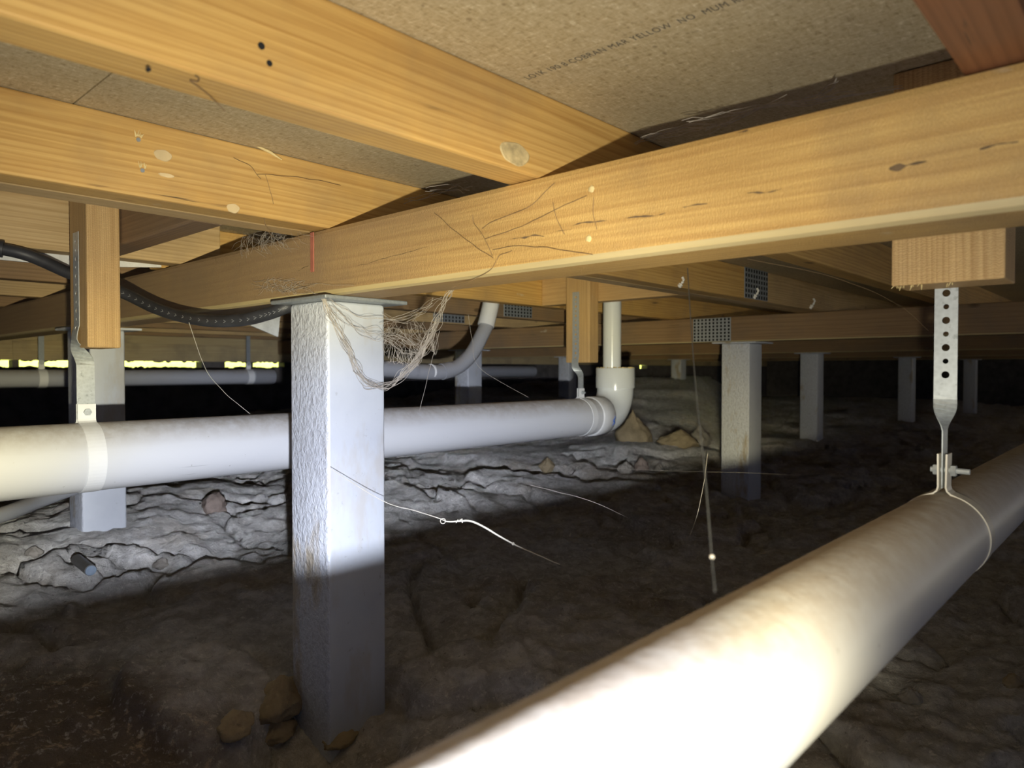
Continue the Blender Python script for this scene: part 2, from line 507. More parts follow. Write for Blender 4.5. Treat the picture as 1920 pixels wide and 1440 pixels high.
# printed line on the board
fc = bpy.data.curves.new('print', 'FONT')
fc.body = 'LO1K 190 8 COBRAN MAR YELLOW  NO  MUM RILEY  OA MUM'
fc.size = .0125
fc.space_character = 1.12
fo = bpy.data.objects.new('print', fc)
C.objects.link(fo)
bpy.context.view_layer.update()
me = bpy.data.meshes.new_from_object(fo.evaluated_get(bpy.context.evaluated_depsgraph_get()))
C.objects.unlink(fo)
xs = [v.co.x for v in me.vertices]; L = max(xs) - min(xs)
pr = link('printed_lettering', me, M['ink'])
# reads from the joist toward the camera's right: text +x = world -Y, text +y = world +... seen from below
Rm = Matrix(((0, 1, 0), (-1, 0, 0), (0, 0, 1)))            # columns built below
kx = .285 / L
for v in me.vertices:
    tx, ty = (v.co.x - min(xs)) * kx, v.co.y
    v.co = Vector((.532 - ty, .468 - tx, 0))
pr.parent = pan[2]
pr.matrix_parent_inverse = Matrix.Identity(4)
pr.location = -Vector(pan[2].location) - Vector((0, 0, 0)) + Vector((0, 0, -.0003))

# far wall with the daylight gap
YW = 4.62
wall = empty('wall_far', (0, YW, 0))
tag(wall, 'far perimeter wall with a thin gap of daylight', kind='structure')
box('wall_base', (-3, 0, -.2), (11, .11, HC + .012), M['masonry'], wall)
for i in range(7):
    x0 = -3 + i * 2
    t = timber('wall_board', 'X', (x0 + .0003, x0 + 1.9997), (0, .022), (HC + .052, HC + .160), M['board'], .0006, wall)
    t = timber('wall_board', 'X', (x0 + .0003, x0 + 1.9997), (.006, .028), (HC + .1605, HC + .285), M['board'], .0006, wall)
for a, b in ((-3, .70), (1.0, 1.03), (2.03, 2.187), (2.372, 2.385), (2.62, 7.26), (7.42, 11)):
    box('gap_packer', (a, .004, HC + .012), (b, .09, HC + .052), M['masonry'], wall)
bm = bmesh.new()
for k in range(170):
    x = random.uniform(.6, 3.0)
    r_ = random.choice((.006, .008, .010, .014)) * random.uniform(.6, 1.1)
    top_ = random.random() < .35
    bmesh.ops.create_icosphere(bm, subdivisions=1, radius=1, matrix=Matrix.Translation((x, random.uniform(.02, .08), HC + (.052 if top_ else .012))) @ Matrix.Diagonal((r_ * random.uniform(1.2, 4), r_, r_ * .8, 1)))
rb_ = from_bm('gap_debris', bm, M['masonry'], wall); rb_['kind'] = 'stuff'
wl = empty('wall_right', (10.9, 0, 0)); tag(wl, kind='structure')
box('wall_base', (0, -2.4, -.2), (.11, 4.62, ZC), M['masonry'], wl)

# sunny bank outside
def bank():
    nx, ny = 90, 30
    verts, faces = [], []
    for j in range(ny):
        for i in range(nx):
            x = -4 + 18 * i / (nx - 1); y = 4.76 + 6 * j / (ny - 1)
            z = HC - .02 + .10 * (y - 4.76) + .03 * noise.noise(Vector((x * 4, y * 4, 2)))
            if y > 5.6: z += .45 * min((y - 5.6) / .7, 1) * (1 + .5 * noise.noise(Vector((x * 5, y * 2, 7))))
            verts.append((x, y, z))
    for j in range(ny - 1):
        for i in range(nx - 1):
            k = j * nx + i
            faces.append((k, k + 1, k + nx + 1, k + nx))
    me = bpy.data.meshes.new('grass'); me.from_pydata(verts, [], faces)
    o = link('grass', me, M['grass'], None, True)
    tag(o, 'sunlit green lawn seen through the gap under the far wall', 'grass', kind='stuff')
bank()

# ------------------------------------------------------------------ bearers (run along Y)
M['arris'] = wood('dusty_arris', (.52, .42, .22), (.42, .32, .15), 14, dirt_amt=.35, contrast=.3, knots=False)
def bearer(x, y, mat, label, bev=.0075, z0=ZB):
    o = timber('bearer', 'Y', x, y, (z0, ZJ), mat, bev)
    o.data.materials.append(M['arris'])
    for p in o.data.polygons:
        if p.normal.z < -.25 and p.normal.y > .25 and abs(p.normal.x) < .2: p.material_index = 1
    tag(o, label, 'beam')
    return o
B1 = (.555, .632)
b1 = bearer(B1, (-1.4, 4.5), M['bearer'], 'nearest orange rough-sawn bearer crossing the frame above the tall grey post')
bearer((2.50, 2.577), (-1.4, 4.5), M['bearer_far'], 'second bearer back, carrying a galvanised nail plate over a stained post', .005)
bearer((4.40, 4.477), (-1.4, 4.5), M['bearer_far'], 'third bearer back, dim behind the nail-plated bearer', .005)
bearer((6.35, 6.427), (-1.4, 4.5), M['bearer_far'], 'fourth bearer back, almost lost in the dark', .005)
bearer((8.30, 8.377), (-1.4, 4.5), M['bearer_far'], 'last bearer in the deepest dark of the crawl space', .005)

# ------------------------------------------------------------------ joists (run along X)
def joist(x, y, mat, label, cat='joist', group=None):
    o = timber('joist', 'X', x, (y, y + .043), (ZJ + .0005, ZC - .0005), mat, .0025)
    tag(o, label, cat, group)
    return o
joist((-1.2, .628), .0615, M['joist_red'], 'reddish out-of-focus joist in the upper right corner of the photo')
joist((-1.2, 6.0), .481, M['joist'], 'broad golden joist with two dark nail holes, under the printed board')
joist((-1.2, 2.02), .870, M['joist'], 'front leaf of the doubled joist, golden with a pale paint spot')
joist((-1.2, 6.0), .914, M['joist_tan'], 'rear leaf of the doubled joist, its grey underside in view')
joist((2.022, 6.0), .870, M['joist_tan'], 'far continuation of the doubled joist beyond its nail plate')
joist((-1.2, .640), 1.368, M['joist_tan'], 'pale joist behind the left hanger block, over the black cable')
joist((.55, 6.0), 1.443, M['joist'], 'orange joist behind the bearer with the white conduit sleeve at its edge')
ys = [1.86, 2.28, 2.70, 3.12, 3.54, 3.96, 4.36]
for i, y in enumerate(ys):
    lab = ['joist just beyond the orange one, with a grey nail plate', 'joist with a small grey nail plate, third behind the near bearer',
           'dim joist above the dark post with a tan stain', 'dim far joist, third from the far wall', 'dim far joist, second from the daylight gap wall',
           'dim far joist near the wall, over the far grey pipe', 'last joist against the far wall boards'][i]
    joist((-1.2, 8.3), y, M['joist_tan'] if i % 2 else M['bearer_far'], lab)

# ------------------------------------------------------------------ blocking and hanger blocks
def tagged_timber(name, *a, label, cat='block', **k):
    o = timber(name, *a, **k); tag(o, label, cat); return o
tagged_timber('blocking', 'Y', (.412, .455), (.959, 1.366), (ZJ + .001, ZC - .001), M['brown'], label='grey-edged blocking piece between the joists at left, behind the hanger block')
tagged_timber('blocking', 'Y', (1.699, 1.742), (.959, 1.441), (ZJ + .001, ZC - .001), M['block'], label='orange blocking piece between joists above the white riser pipe')
tagged_timber('blocking', 'Y', (.819, .864), (-.3, .436), (ZJ - .02, ZC - .001), M['brown'], label='dark blocking piece seen over the near bearer under the printed board')
tagged_timber('hanger_block', 'Z', (.362, .410), (1.224, 1.308), (HC + .034, ZC - .001), M['block'], label='tall timber block at left with a perforated strap down its side')
tagged_timber('hanger_block', 'Z', (1.652, 1.697), (1.222, 1.308), (HC + .020, ZC - .001), M['block'], label='timber block at centre beside the white riser pipe, strap on its face')
hb = tagged_timber('hanger_block', 'Z', (.760, .816), (.107, .199), (HC + .081, ZC - .001), M['block'], label='wide timber block under the bearer at right with end grain showing', bev=.0015)
# rough splinters on its cut end
bm = bmesh.new()
for k in range(16):
    y = .197 - random.random() ** 2 * .06
    p = Vector((.760 + random.random() * .01, y, HC + .082))
    tube_bm([p, p + Vector((random.uniform(-.003, .001), random.uniform(-.001, .003), -random.uniform(.002, .006)))], [.0006, .0002], 5, bm)
sp = from_bm('splinters', bm, M['splinter'])
sp.parent = hb; sp.matrix_parent_inverse = (Matrix.Translation(hb.location) @ hb.rotation_euler.to_matrix().to_4x4()).inverted(); sp['kind'] = 'stuff'

# ------------------------------------------------------------------ posts
def post(x0, y0, s, label, ztop=ZB, plate=True, tilt=0, plate_ext=.03, zb=-.06):
    r = empty('steel_post', (x0 + s / 2, y0 + s / 2, 0))
    tag(r, label, 'post')
    h = s / 2
    bm = box_bm((-h, -h, zb), (h, h, ztop - .006), .005, 3)
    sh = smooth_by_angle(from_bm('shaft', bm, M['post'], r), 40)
    if plate:
        e_ = h + plate_ext
        from_bm('top_plate', box_bm((-h - .018, -e_, ztop - .006), (e_, e_, ztop - .0004), .0012), M['galv_dark'] if plate_ext < .025 else M['post'], r)
    return r
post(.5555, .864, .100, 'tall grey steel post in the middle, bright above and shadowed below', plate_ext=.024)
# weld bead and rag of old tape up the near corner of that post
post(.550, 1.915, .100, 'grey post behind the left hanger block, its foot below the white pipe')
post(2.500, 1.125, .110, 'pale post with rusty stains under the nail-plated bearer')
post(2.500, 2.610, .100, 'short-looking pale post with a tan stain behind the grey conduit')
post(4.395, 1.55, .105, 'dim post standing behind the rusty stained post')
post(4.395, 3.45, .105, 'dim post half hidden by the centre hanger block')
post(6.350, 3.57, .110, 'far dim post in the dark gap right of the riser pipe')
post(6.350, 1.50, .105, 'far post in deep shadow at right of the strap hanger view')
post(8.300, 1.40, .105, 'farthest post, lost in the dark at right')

# ------------------------------------------------------------------ pipes
def cyl_x(x0, x1, y, z, r, n=48):
    k = max(2, int((x1 - x0) / .25))
    return [(x0 + (x1 - x0) * i / k, y, z) for i in range(k + 1)]
# near pipe
PN = (.1635, HC - .1652, .0412)
near = tube('drain_pipe', cyl_x(-.6, 3.2, *PN[:2], PN[2]), PN[2], M['pvc_near'], n=96)
tag(near, 'large cream drain pipe close to the lens at lower right', 'pipe')
# middle pipe with bend and riser
P2 = (1.27, HC - .14, .055)
XE = 1.775
dp = empty('drain_pipe', (0, P2[0], P2[1]))
tag(dp, 'white drain pipe hung behind the post, turning up into a bend', 'pipe')
tube('pipe_run', [(x, 0, 0) for x in (-.9, -.3, .3, .9, 1.3, XE - .03)], P2[2], M['pvc'], dp, 72)
tube('bend_collar', [(1.715, 0, 0), (1.718, 0, 0), (XE - .003, 0, 0), (XE, 0, 0)], [.0565, .0595, .0595, .0565], M['pvc'], dp, 64)
bp = []
rb = .078
for i in range(15):
    a = PI / 2 * i / 14
    bp.append((XE + rb * math.sin(a), 0, rb - rb * math.cos(a)))
XR = XE + rb
tube('bend', [(XE - .01, 0, 0)] + bp + [(XR, 0, .088)], .0565, M['pvc_clean'], dp, 64)
tube('socket', [(XR, 0, .082), (XR, 0, .0825), (XR, 0, .083), (XR, 0, .143), (XR, 0, .145)], [.05, .0585, .0605, .0605, .059], M['pvc_clean'], dp, 64)
tube('riser', [(XR - .018, 0, .140), (XR - .018, 0, .25), (XR - .018, 0, .352)], .028, M['pvc_clean'], dp, 40)
bm = bmesh.new()
for k in range(150):
    a = random.random() * 2 * PI; r_ = random.uniform(.03, .06)
    bmesh.ops.create_icosphere(bm, subdivisions=1, radius=random.uniform(.0012, .0035), matrix=Matrix.Translation((XR + r_ * math.cos(a), r_ * math.sin(a), .1455)))
so = from_bm('sawdust', bm, M['splinter'], dp); so['kind'] = 'stuff'
# blue primer streak on the collar
bm = bmesh.new()
pp = []
for i in range(12):
    a = math.radians(178 + 30 * i / 11)
    pp.append((1.7635 + .003 * math.sin(i), .0596 * math.cos(a), .0596 * math.sin(a)))
tube('primer_streak', pp, [.0004 + .0022 * math.sin(PI * i / 11) for i in range(12)], M['blue'], dp, 6)

# far pipes
def far_pipe(x0, x1, y, z, r, label, mat='pvc_dull'):
    o = tube('drain_pipe', cyl_x(x0, x1, y, z, r), r, M[mat], n=32)
    tag(o, label, 'pipe'); return o
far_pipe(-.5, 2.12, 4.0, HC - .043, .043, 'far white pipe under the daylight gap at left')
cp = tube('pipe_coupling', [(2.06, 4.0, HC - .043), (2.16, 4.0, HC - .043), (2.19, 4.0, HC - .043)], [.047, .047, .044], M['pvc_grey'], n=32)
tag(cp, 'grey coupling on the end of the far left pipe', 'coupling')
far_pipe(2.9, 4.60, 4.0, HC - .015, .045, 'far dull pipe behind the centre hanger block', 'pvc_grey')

# hangers -----------------------------------------------------------------
def strip_holes(w_, pitch, n_holes, rbig, rsmall, top_pad, bot_pad):
    """flat strap in local XZ? -> returns list of quads in (s, h): s across, h down from 0"""
    quads, verts = [], []
    def V(s_, h_):
        verts.append((s_, h_)); return len(verts) - 1
    def rect(h0, h1, k=1):
        for i in range(k):
            a, b = h0 + (h1 - h0) * i / k, h0 + (h1 - h0) * (i + 1) / k
            quads.append((V(-w_ / 2, a), V(w_ / 2, a), V(w_ / 2, b), V(-w_ / 2, b)))
    rect(0, top_pad)
    h = top_pad
    for q in range(n_holes):
        r_ = rbig if q % 2 == 0 else rsmall
        c = h + pitch / 2
        m = 16
        ring, outer = [], []
        for k in range(m):
            a = 2 * PI * k / m + PI / 4
            x_, y_ = math.cos(a), math.sin(a)
            sc_ = 1 / max(abs(x_), abs(y_))
            ring.append(V(r_ * x_, c + r_ * y_))
            outer.append(V(w_ / 2 * x_ * sc_, c + pitch / 2 * y_ * sc_))
        for k in range(m):
            quads.append((outer[k], outer[(k + 1) % m], ring[(k + 1) % m], ring[k]))
        h += pitch
    rect(h, h + bot_pad, 24)
    return verts, quads, h, h + bot_pad
def hanger(name_label, xs, yc, ztop, pipe_z, R, w_, twist0, twist1, clip_mat, bolt_out, pitch=.0136, tab_h=.030, xc=None, bulge=0, holes=None):
    """perforated strap, quarter twist, two-tab pipe clip and bolt"""
    xc = xs if xc is None else xc
    r = empty('pipe_hanger', (xs, yc, pipe_z))
    tag(r, name_label, 'hanger')
    top = pipe_z + R
    zend = top + .006
    n_h = holes or int((ztop - twist0 - .01) / pitch)
    verts, quads, hh, tot = strip_holes(w_, pitch, n_h, .0036, .0026, .008, (ztop - zend) - .008 - n_h * pitch)
    me = bpy.data.meshes.new('strap')
    out = []
    for s_, h_ in verts:
        z = ztop - h_
        k = min(max((twist0 - z) / (twist0 - twist1), 0), 1)
        k = k * k * (3 - 2 * k)
        a = PI / 2 * k
        x = s_ * math.sin(a) + (xc - xs) * k - bulge * math.sin(PI * min(max((twist0 + .02 - z) / .05, 0), 1))
        y = -s_ * math.cos(a)
        out.append((x, y, z - pipe_z))
    me.from_pydata(out, [], quads)
    bm = bmesh.new(); bm.from_mesh(me); bmesh.ops.remove_doubles(bm, verts=bm.verts, dist=1e-5); bm.to_mesh(me); bm.free()
    st = link('strap', me, M['galv'], r, False)
    so_ = st.modifiers.new('solid', 'SOLIDIFY'); so_.thickness = .0010; so_.offset = 0
    # clip band: ring with two upright tabs
    prof = []
    g = .0042
    RR = R + .0010
    a0 = math.asin((g + .004) / RR)
    z_tab = top + tab_h
    left = [(-g - .0004, z_tab - pipe_z), (-g, RR + .006), (-g - .001, RR + .0025), (-g - .004, RR * math.cos(a0) + .0006)]
    m = 56
    ring = [(-RR * math.sin(a0 + (2 * PI - 2 * a0) * i / m), RR * math.cos(a0 + (2 * PI - 2 * a0) * i / m)) for i in range(1, m)]
    right = [(-p[0], p[1]) for p in left[::-1]]
    prof = left + ring + right
    bw = w_ * .5
    vs, fs = [], []
    for p in prof:
        vs += [(xc - xs - bw, p[0], p[1]), (xc - xs + bw, p[0], p[1])]
    for i in range(len(prof) - 1):
        fs.append((2 * i, 2 * i + 1, 2 * i + 3, 2 * i + 2))
    me = bpy.data.meshes.new('clip'); me.from_pydata(vs, [], fs)
    cl = link('clip', me, M[clip_mat], r, False)
    so_ = cl.modifiers.new('solid', 'SOLIDIFY'); so_.thickness = .0016; so_.offset = 1
    # bolt along Y through the tabs
    zb_ = R + tab_h * .58
    bm = bmesh.new()
    X = xc - xs
    tube_bm([(X, .012, zb_), (X, -.006 - bolt_out, zb_)], .0028, 10, bm)
    bo = from_bm('bolt', bm, M['galv'], r)
    bm = bmesh.new()
    tube_bm([(X, -.0058, zb_), (X, -.0105, zb_)], .0058, 6, bm)
    from_bm('nut', bm, M['galv'], r)
    bm = bmesh.new()
    tube_bm([(X, .0055, zb_), (X, .0095, zb_)], .0056, 6, bm)
    from_bm('bolt_head', bm, M['galv'], r)
    return r
hanger('perforated strap and white clip on the left timber block', .3605, P2[0], HC + .2166, P2[1], P2[2], .026, HC + .050, HC + .005, 'clip', .005, xc=.372, bulge=.004)
hanger('perforated strap and white clip on the centre timber block', 1.6505, P2[0], HC + .226, P2[1], P2[2], .024, HC + .018, HC - .025, 'clip', .010, xc=1.675, bulge=.004)
hanger('galvanised punched strap holding the near cream pipe at right', .8175, PN[0], HC + .20, PN[1], PN[2], .0205, HC - .026, HC - .062, 'clip_cream', .016, tab_h=.040, xc=.8175)
def small_hanger(x, label):
    r = empty('pipe_hanger', (x, 4.0, HC)); tag(r, label, 'hanger')
    from_bm('strap', box_bm((-.012, -.001, .035), (.012, .001, .20), 0), M['galv_dark'], r)
    bm = bmesh.new()
    tube_bm([(0, -.006, .035), (0, .006, .035)], .012, 8, bm)
    from_bm('bolt', bm, M['galv'], r)
    o = tube('clip', [(-.018, 0, -.043), (.018, 0, -.043)], .0455, M['clip'], r, 32)
    from_bm('tab', box_bm((-.013, -.004, .0), (.013, .004, .035)), M['clip'], r)
d_ = ray(78, 690); small_hanger(d_.x / d_.y * 4.0, 'dark strap hanger on the far pipe at the left edge')
d_ = ray(466, 690); small_hanger(d_.x / d_.y * 4.0, 'dark strap hanger near the end of the far pipe, left of the post')

# small grey pipe low on the left, dropped offcut
o = tube('waste_pipe', spline([P(-150, 1010, 1.36), P(0, 966, 1.5), P(70, 940, 1.62), P(140, 915, 1.70), P(240, 885, 1.72)]), .0165, M['pvc_grey'], n=24)
tag(o, 'slim grey pipe passing low under the white pipe at far left', 'pipe')
gp = [P(140, 1066, 1.50), P(186, 1108, 1.40)]
gz = [ground_z(q.x, q.y) for q in gp]
for q, z_ in zip(gp, gz): q.z = max(z_, max(gz) - .012) + .012
gp[1] = gp[0] + (gp[1] - gp[0]).normalized() * min((gp[1] - gp[0]).length, .085)
off = empty('pipe_offcut', gp[0]); tag(off, 'short grey pipe offcut lying on the lit clay at left', 'offcut')
a_, b_ = gp[0], gp[1]
tube('barrel', [Vector((0, 0, 0)), (b_ - a_)], .0115, M['brown_pipe'], off, 20)
tube('cut_end', [(b_ - a_) * .995, (b_ - a_) * 1.03], .0102, plain('blue_grey_end', (.22, .28, .36), .5), off, 20)

# ------------------------------------------------------------------ cables and conduit
path = spline([P(-420, 405, .925), P(-220, 434, 1.00), P(-60, 455, 1.10), P(0, 466, 1.12), P(60, 481, 1.14), P(135, 514, 1.19), P(190, 533, 1.225), P(240, 553, 1.225), P(290, 577, 1.20),
               P(340, 593, 1.17), P(400, 602, 1.12), P(460, 599, 1.09), P(505, 588, 1.08), P(535, 577, 1.075), P(570, 565, 1.10)], 8)
cab = empty('cable', (0, 0, 0)); tag(cab, 'black poly pipe sagging beneath the near bearer at left', 'cable')
tube('sheath', path, .0098, M['black_pipe'], cab, 18)
tube('coupling', [P(-40, 459, 1.105), P(10, 468, 1.122)], .0135, M['black_pipe'], cab, 18)
for i in range(26):
    k = 56 + i * 2
    if k + 1 >= len(path): break
    p, q = path[k], path[k + 1]
    d = (q - p).normalized()
    toward = (Vector((0, 0, HC)) - p).normalized()
    s_ = d.cross(toward).normalized(); f_ = s_.cross(d).normalized()
    c = p + f_ * .0099
    ar = [c + d * .0025 * a + s_ * b * .0035 - f_ * abs(b) * .0005 for a, b in ((-1, .6), (1, .1), (-.6, -.5))]
    bm = tube_bm(ar, .0005, 4)
    m_ = from_bm('print_mark', bm, M['mark'], cab)

yc = 1.52
def Q(u, v, y=yc):
    d = ray(u, v); t = y / d.y
    return P(u, v, t)
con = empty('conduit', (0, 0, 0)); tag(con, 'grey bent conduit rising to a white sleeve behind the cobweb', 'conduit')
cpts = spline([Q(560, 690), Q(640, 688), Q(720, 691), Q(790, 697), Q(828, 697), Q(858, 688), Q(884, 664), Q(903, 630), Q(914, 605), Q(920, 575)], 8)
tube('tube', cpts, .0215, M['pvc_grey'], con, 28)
tube('sleeve', [Q(911, 611), Q(919, 578), Q(922, 562)], .0255, M['pvc'], con, 28)
tube('band', [Q(806.5, 697), Q(809.5, 697)], .0222, M['clip'], con, 28)
tube('collar', [Q(828, 697), Q(844, 693)], .0235, M['pvc_grey'], con, 28)

# ------------------------------------------------------------------ nail plates
def nail_plate(lo, hi, axis, label, nu, nv, mat):
    """plate lies in plane axis ('x' or 'y'); lo/hi give its box"""
    c = Vector([(a + b) / 2 for a, b in zip(lo, hi)])
    r = empty('nail_plate', c); tag(r, label, 'bracket')
    h = [(b - a) / 2 for a, b in zip(lo, hi)]
    from_bm('plate', box_bm([-q for q in h], h, .0004), M[mat], r)
    bm = bmesh.new()
    for i in range(nu):
        for j in range(nv):
            a = -1 + 2 * (i + .5) / nu; b = -1 + 2 * (j + .5) / nv
            if axis == 'y': p = (a * h[0], -h[1] - .0002, b * h[2]); e_ = (h[0] / nu * .45, .0004, h[2] / nv * .62)
            else: p = (-h[0] - .0002, a * h[1], b * h[2]); e_ = (.0004, h[1] / nu * .45, h[2] / nv * .62)
            box_bm([q - w_ for q, w_ in zip(p, e_)], [q + w_ for q, w_ in zip(p, e_)], 0, 1, bm)
    t = from_bm('punched_slots', bm, M['hole_dark'], r); t['kind'] = 'stuff'
nail_plate((1.895, .8675, HC + .200), (2.05, .8695, HC + .286), 'y', 'dark nail plate splicing the doubled joist at upper right centre', 9, 6, 'galv_dark')
nail_plate((2.4975, 1.197, HC + .106), (2.4995, 1.352, HC + .195), 'x', 'pale galvanised nail plate on the second bearer over the stained post', 10, 7, 'galv')
nail_plate((1.968, 1.857, HC + .203), (2.13, 1.8595, HC + .280), 'y', 'grey nail plate on the joist right of the white conduit sleeve', 9, 6, 'galv_dark')
nail_plate((1.98, 2.277, HC + .203), (2.16, 2.2795, HC + .280), 'y', 'small grey nail plate glimpsed through the cobweb', 9, 5, 'galv_dark')

# ------------------------------------------------------------------ small things on timber
def on_bearer(u, v, off=0):
    d = ray(u, v); t = (B1[0] - off) / d.x
    return P(u, v, t)
# red oxide tag
p, q = on_bearer(588, 437), on_bearer(586, 511)
rt = from_bm('marker_strip', box_bm((-.0008, -.0042, -(p.z - q.z) / 2), (.0008, .0042, (p.z - q.z) / 2), .0004), M['red'])
rt.location = ((B1[0] - .001), p.y, (p.z + q.z) / 2)
tag(rt, 'short red-brown strip fixed upright on the bearer above the post', 'strip')
# white curled plugs along the far leaf of the double joist
for (u, v, l_) in ((1273, 530, 'largest white curled plug on the joist above the riser pipe'), (1413, 551, 'white curled plug on the dark nail plate'), (1519, 570, 'dimmest white curled plug, right of the nail plate')):
    d = ray(u, v); t = .8690 / d.y
    c = P(u, v, t); s_ = t / 1332
    o = tube('plug', spline([c + Vector((0, -.004, 0)) + Vector((sT, -cT, 0)) * a * s_ + Vector((0, 0, b * s_)) for a, b in ((2, 10), (5, 6), (3, 0), (-1, -5), (-4, -9))], 4), [.0022 + .0018 * math.sin(i) ** 2 + (.0025 if i > 10 else 0) for i in range(17)], M['cocoon'], n=8)
    tag(o, l_, 'plug')
# nails in joists: two dark heads on the broad joist, tear-outs on the front leaf
def on_joist(u, v, y):
    d = ray(u, v); return P(u, v, y / d.y)
def nail(u, v, y, r_, label):
    c = on_joist(u, v, y)
    bm = bmesh.new(); tube_bm([(0, .002, 0), (0, -.0006, 0)], r_, 14, bm)
    o = from_bm('nail', bm, M['hole_dark']); o.location = c; tag(o, label, 'nail')
nail(494, 92, .481, .0026, 'upper dark nail head in the broad golden joist')
nail(509, 124, .481, .0022, 'lower dark nail head in the broad golden joist')
nail(285, 135, .481, .0013, 'tiny dark nail head near the lower edge of the broad golden joist')
def tearout(u, v, label):
    c = on_joist(u, v, .870)
    r = empty('nail', c); tag(r, label, 'nail')
    bm = bmesh.new(); tube_bm([(0, .002, 0), (0, -.0008, 0)], .0024, 10, bm); from_bm('head', bm, M['galv_dark'], r)
    bm = bmesh.new()
    for k in range(9):
        a = random.uniform(.2, 2.9) ; p = Vector((.003 * math.cos(a), -.0004, .002 + .002 * math.sin(a)))
        tube_bm([p, p + Vector((random.uniform(-.003, .003), -.003, random.uniform(.002, .007)))], [.0008, .0002], 5, bm)
    t = from_bm('torn_fibres', bm, M['splinter'], r); t['kind'] = 'stuff'
tearout(264, 265, 'upper torn-out nail on the doubled joist, left of the pale spot')
tearout(271, 322, 'lower torn-out nail on the doubled joist, left of the pale spot')
# pale paint dab
def dab(u, v, ru, rv, y, label, mat='paint'):
    c = on_joist(u, v, y); t = y / ray(u, v).y
    bm = bmesh.new()
    A = [2 * PI * i / 24 for i in range(24)]
    shp = lambda a, k, y_: bm.verts.new((k * ru / 1332 * t * math.cos(a) * (1 + .06 * math.sin(3 * a)), y_, k * rv / 1332 * t * math.sin(a) * (1 + .05 * math.cos(5 * a))))
    r0 = [shp(a, 1, .0008) for a in A]; r1 = [shp(a, .9, -.0006) for a in A]; ctr = bm.verts.new((0, -.0007, 0))
    for i in range(24):
        j = (i + 1) % 24
        bm.faces.new((r0[i], r0[j], r1[j], r1[i])); bm.faces.new((r1[i], r1[j], ctr))
    o = from_bm('paint_dab', bm, M[mat]); o.location = c; tag(o, label, 'paint')
dab(310, 294, 17, 11, .8697, 'pale round paint dab on the doubled joist')
dab(316, 331, 15, 4, .8697, 'thin pale smear under the round paint dab')
dab(440, 392, 13, 9, .8697, 'pale scuff low on the doubled joist near its bearer end')
dab(966, 291, 42, 22, .4807, 'grey scuffed patch on the broad golden joist near its bearer', 'scuff')
p, q = on_joist(486, 277, .866), on_joist(531, 302, .864)
o = tube('splinter', [p, (p + q) / 2 + Vector((0, -.002, .0005)), q], [.0016, .002, .0007], M['splinter'], n=8)
tag(o, 'pale straw-like splinter lying on the doubled joist', 'splinter')
# knot with a tan plug on bearer
for (u, v, l_) in ((1108, 356, 'yellow wood plug high on the near bearer'), (1103, 448, 'small yellow chip low on the near bearer')):
    c = on_bearer(u, v, .001)
    bm = bmesh.new(); bmesh.ops.create_icosphere(bm, subdivisions=2, radius=1)
    for v_ in bm.verts: v_.co = Vector((v_.co.x * .0012, v_.co.y * .0035, v_.co.z * .0036)) * (1 + .35 * noise.noise(v_.co * 2))
    o = from_bm('wood_chip', bm, M['splinter']); o.location = c; tag(o, l_, 'chip')
# white sheet offcut beneath the bearer
pts = [Q(440, 560, 1.851), Q(530, 560, 1.851), Q(522, 632, 1.851), Q(452, 602, 1.851)]
bm = bmesh.new()
f = bm.faces.new([bm.verts.new(p) for p in pts]); bm.normal_update()
bmesh.ops.solidify(bm, geom=[f], thickness=-.006)
o = from_bm('sheet_offcut', bm, M['white_sheet']); tag(o, 'white triangular sheet offcut wedged below the black pipe', 'sheet')

bm = bmesh.new()
prof = [(-.9, .262), (-.9, .178), (.40, .181), (.545, .195), (.545, .262)]
fa = [bm.verts.new((x, 1.4125, HC + z)) for x, z in prof]; fb = [bm.verts.new((x, 1.4185, HC + z)) for x, z in prof]
bm.faces.new(fa); bm.faces.new(fb[::-1])
for i in range(5): bm.faces.new((fa[i], fb[i], fb[(i + 1) % 5], fa[(i + 1) % 5]))
bmesh.ops.recalc_face_normals(bm, faces=bm.faces[:])
o = from_bm('sheet_strip', bm, M['white_sheet'])
tag(o, 'white sheet strip tucked behind the pale joist over the black pipe', 'sheet')
# dark checks and a knot on the near bearer
M['check'] = plain('dark_check', (.13, .085, .045), .95, var=.3)
def check(u0, v0, u1, v1, th, name='crack', seg=26):
    a, b = on_bearer(u0, v0), on_bearer(u1, v1)
    bm = bmesh.new(); top, bot = [], []
    for i in range(seg + 1):
        k = i / seg
        p = a.lerp(b, k); e_ = .75 * th * math.sin(PI * k) ** .5 * max(.12, .6 + 1.3 * noise.noise(p * 150))
        dz = .0022 * noise.noise(p * 60)
        top.append(bm.verts.new((B1[0] - .0003, p.y, p.z + dz + e_))); bot.append(bm.verts.new((B1[0] - .0003, p.y, p.z + dz - e_)))
    for i in range(seg): bm.faces.new((top[i], top[i + 1], bot[i + 1], bot[i]))
    o = from_bm(name, bm, M['check'], b1)
    o.matrix_parent_inverse = (Matrix.Translation(b1.location) @ b1.rotation_euler.to_matrix().to_4x4()).inverted()
for q in ((955, 449, 1022, 442, .0012), (1070, 424, 1138, 415, .0010), (1172, 411, 1248, 403, .0011), (1278, 391, 1326, 380, .0009), (1398, 368, 1464, 357, .0011),
          (1028, 438, 1075, 430, .0004), (668, 500, 806, 462, .0008), (596, 478, 604, 452, .0006), (560, 508, 582, 497, .0007), (1380, 250, 1400, 245, .0009)):
    check(*q)
check(1662, 320, 1735, 304, .0032, 'knot')
check(1830, 285, 1905, 268, .0018, 'knot')
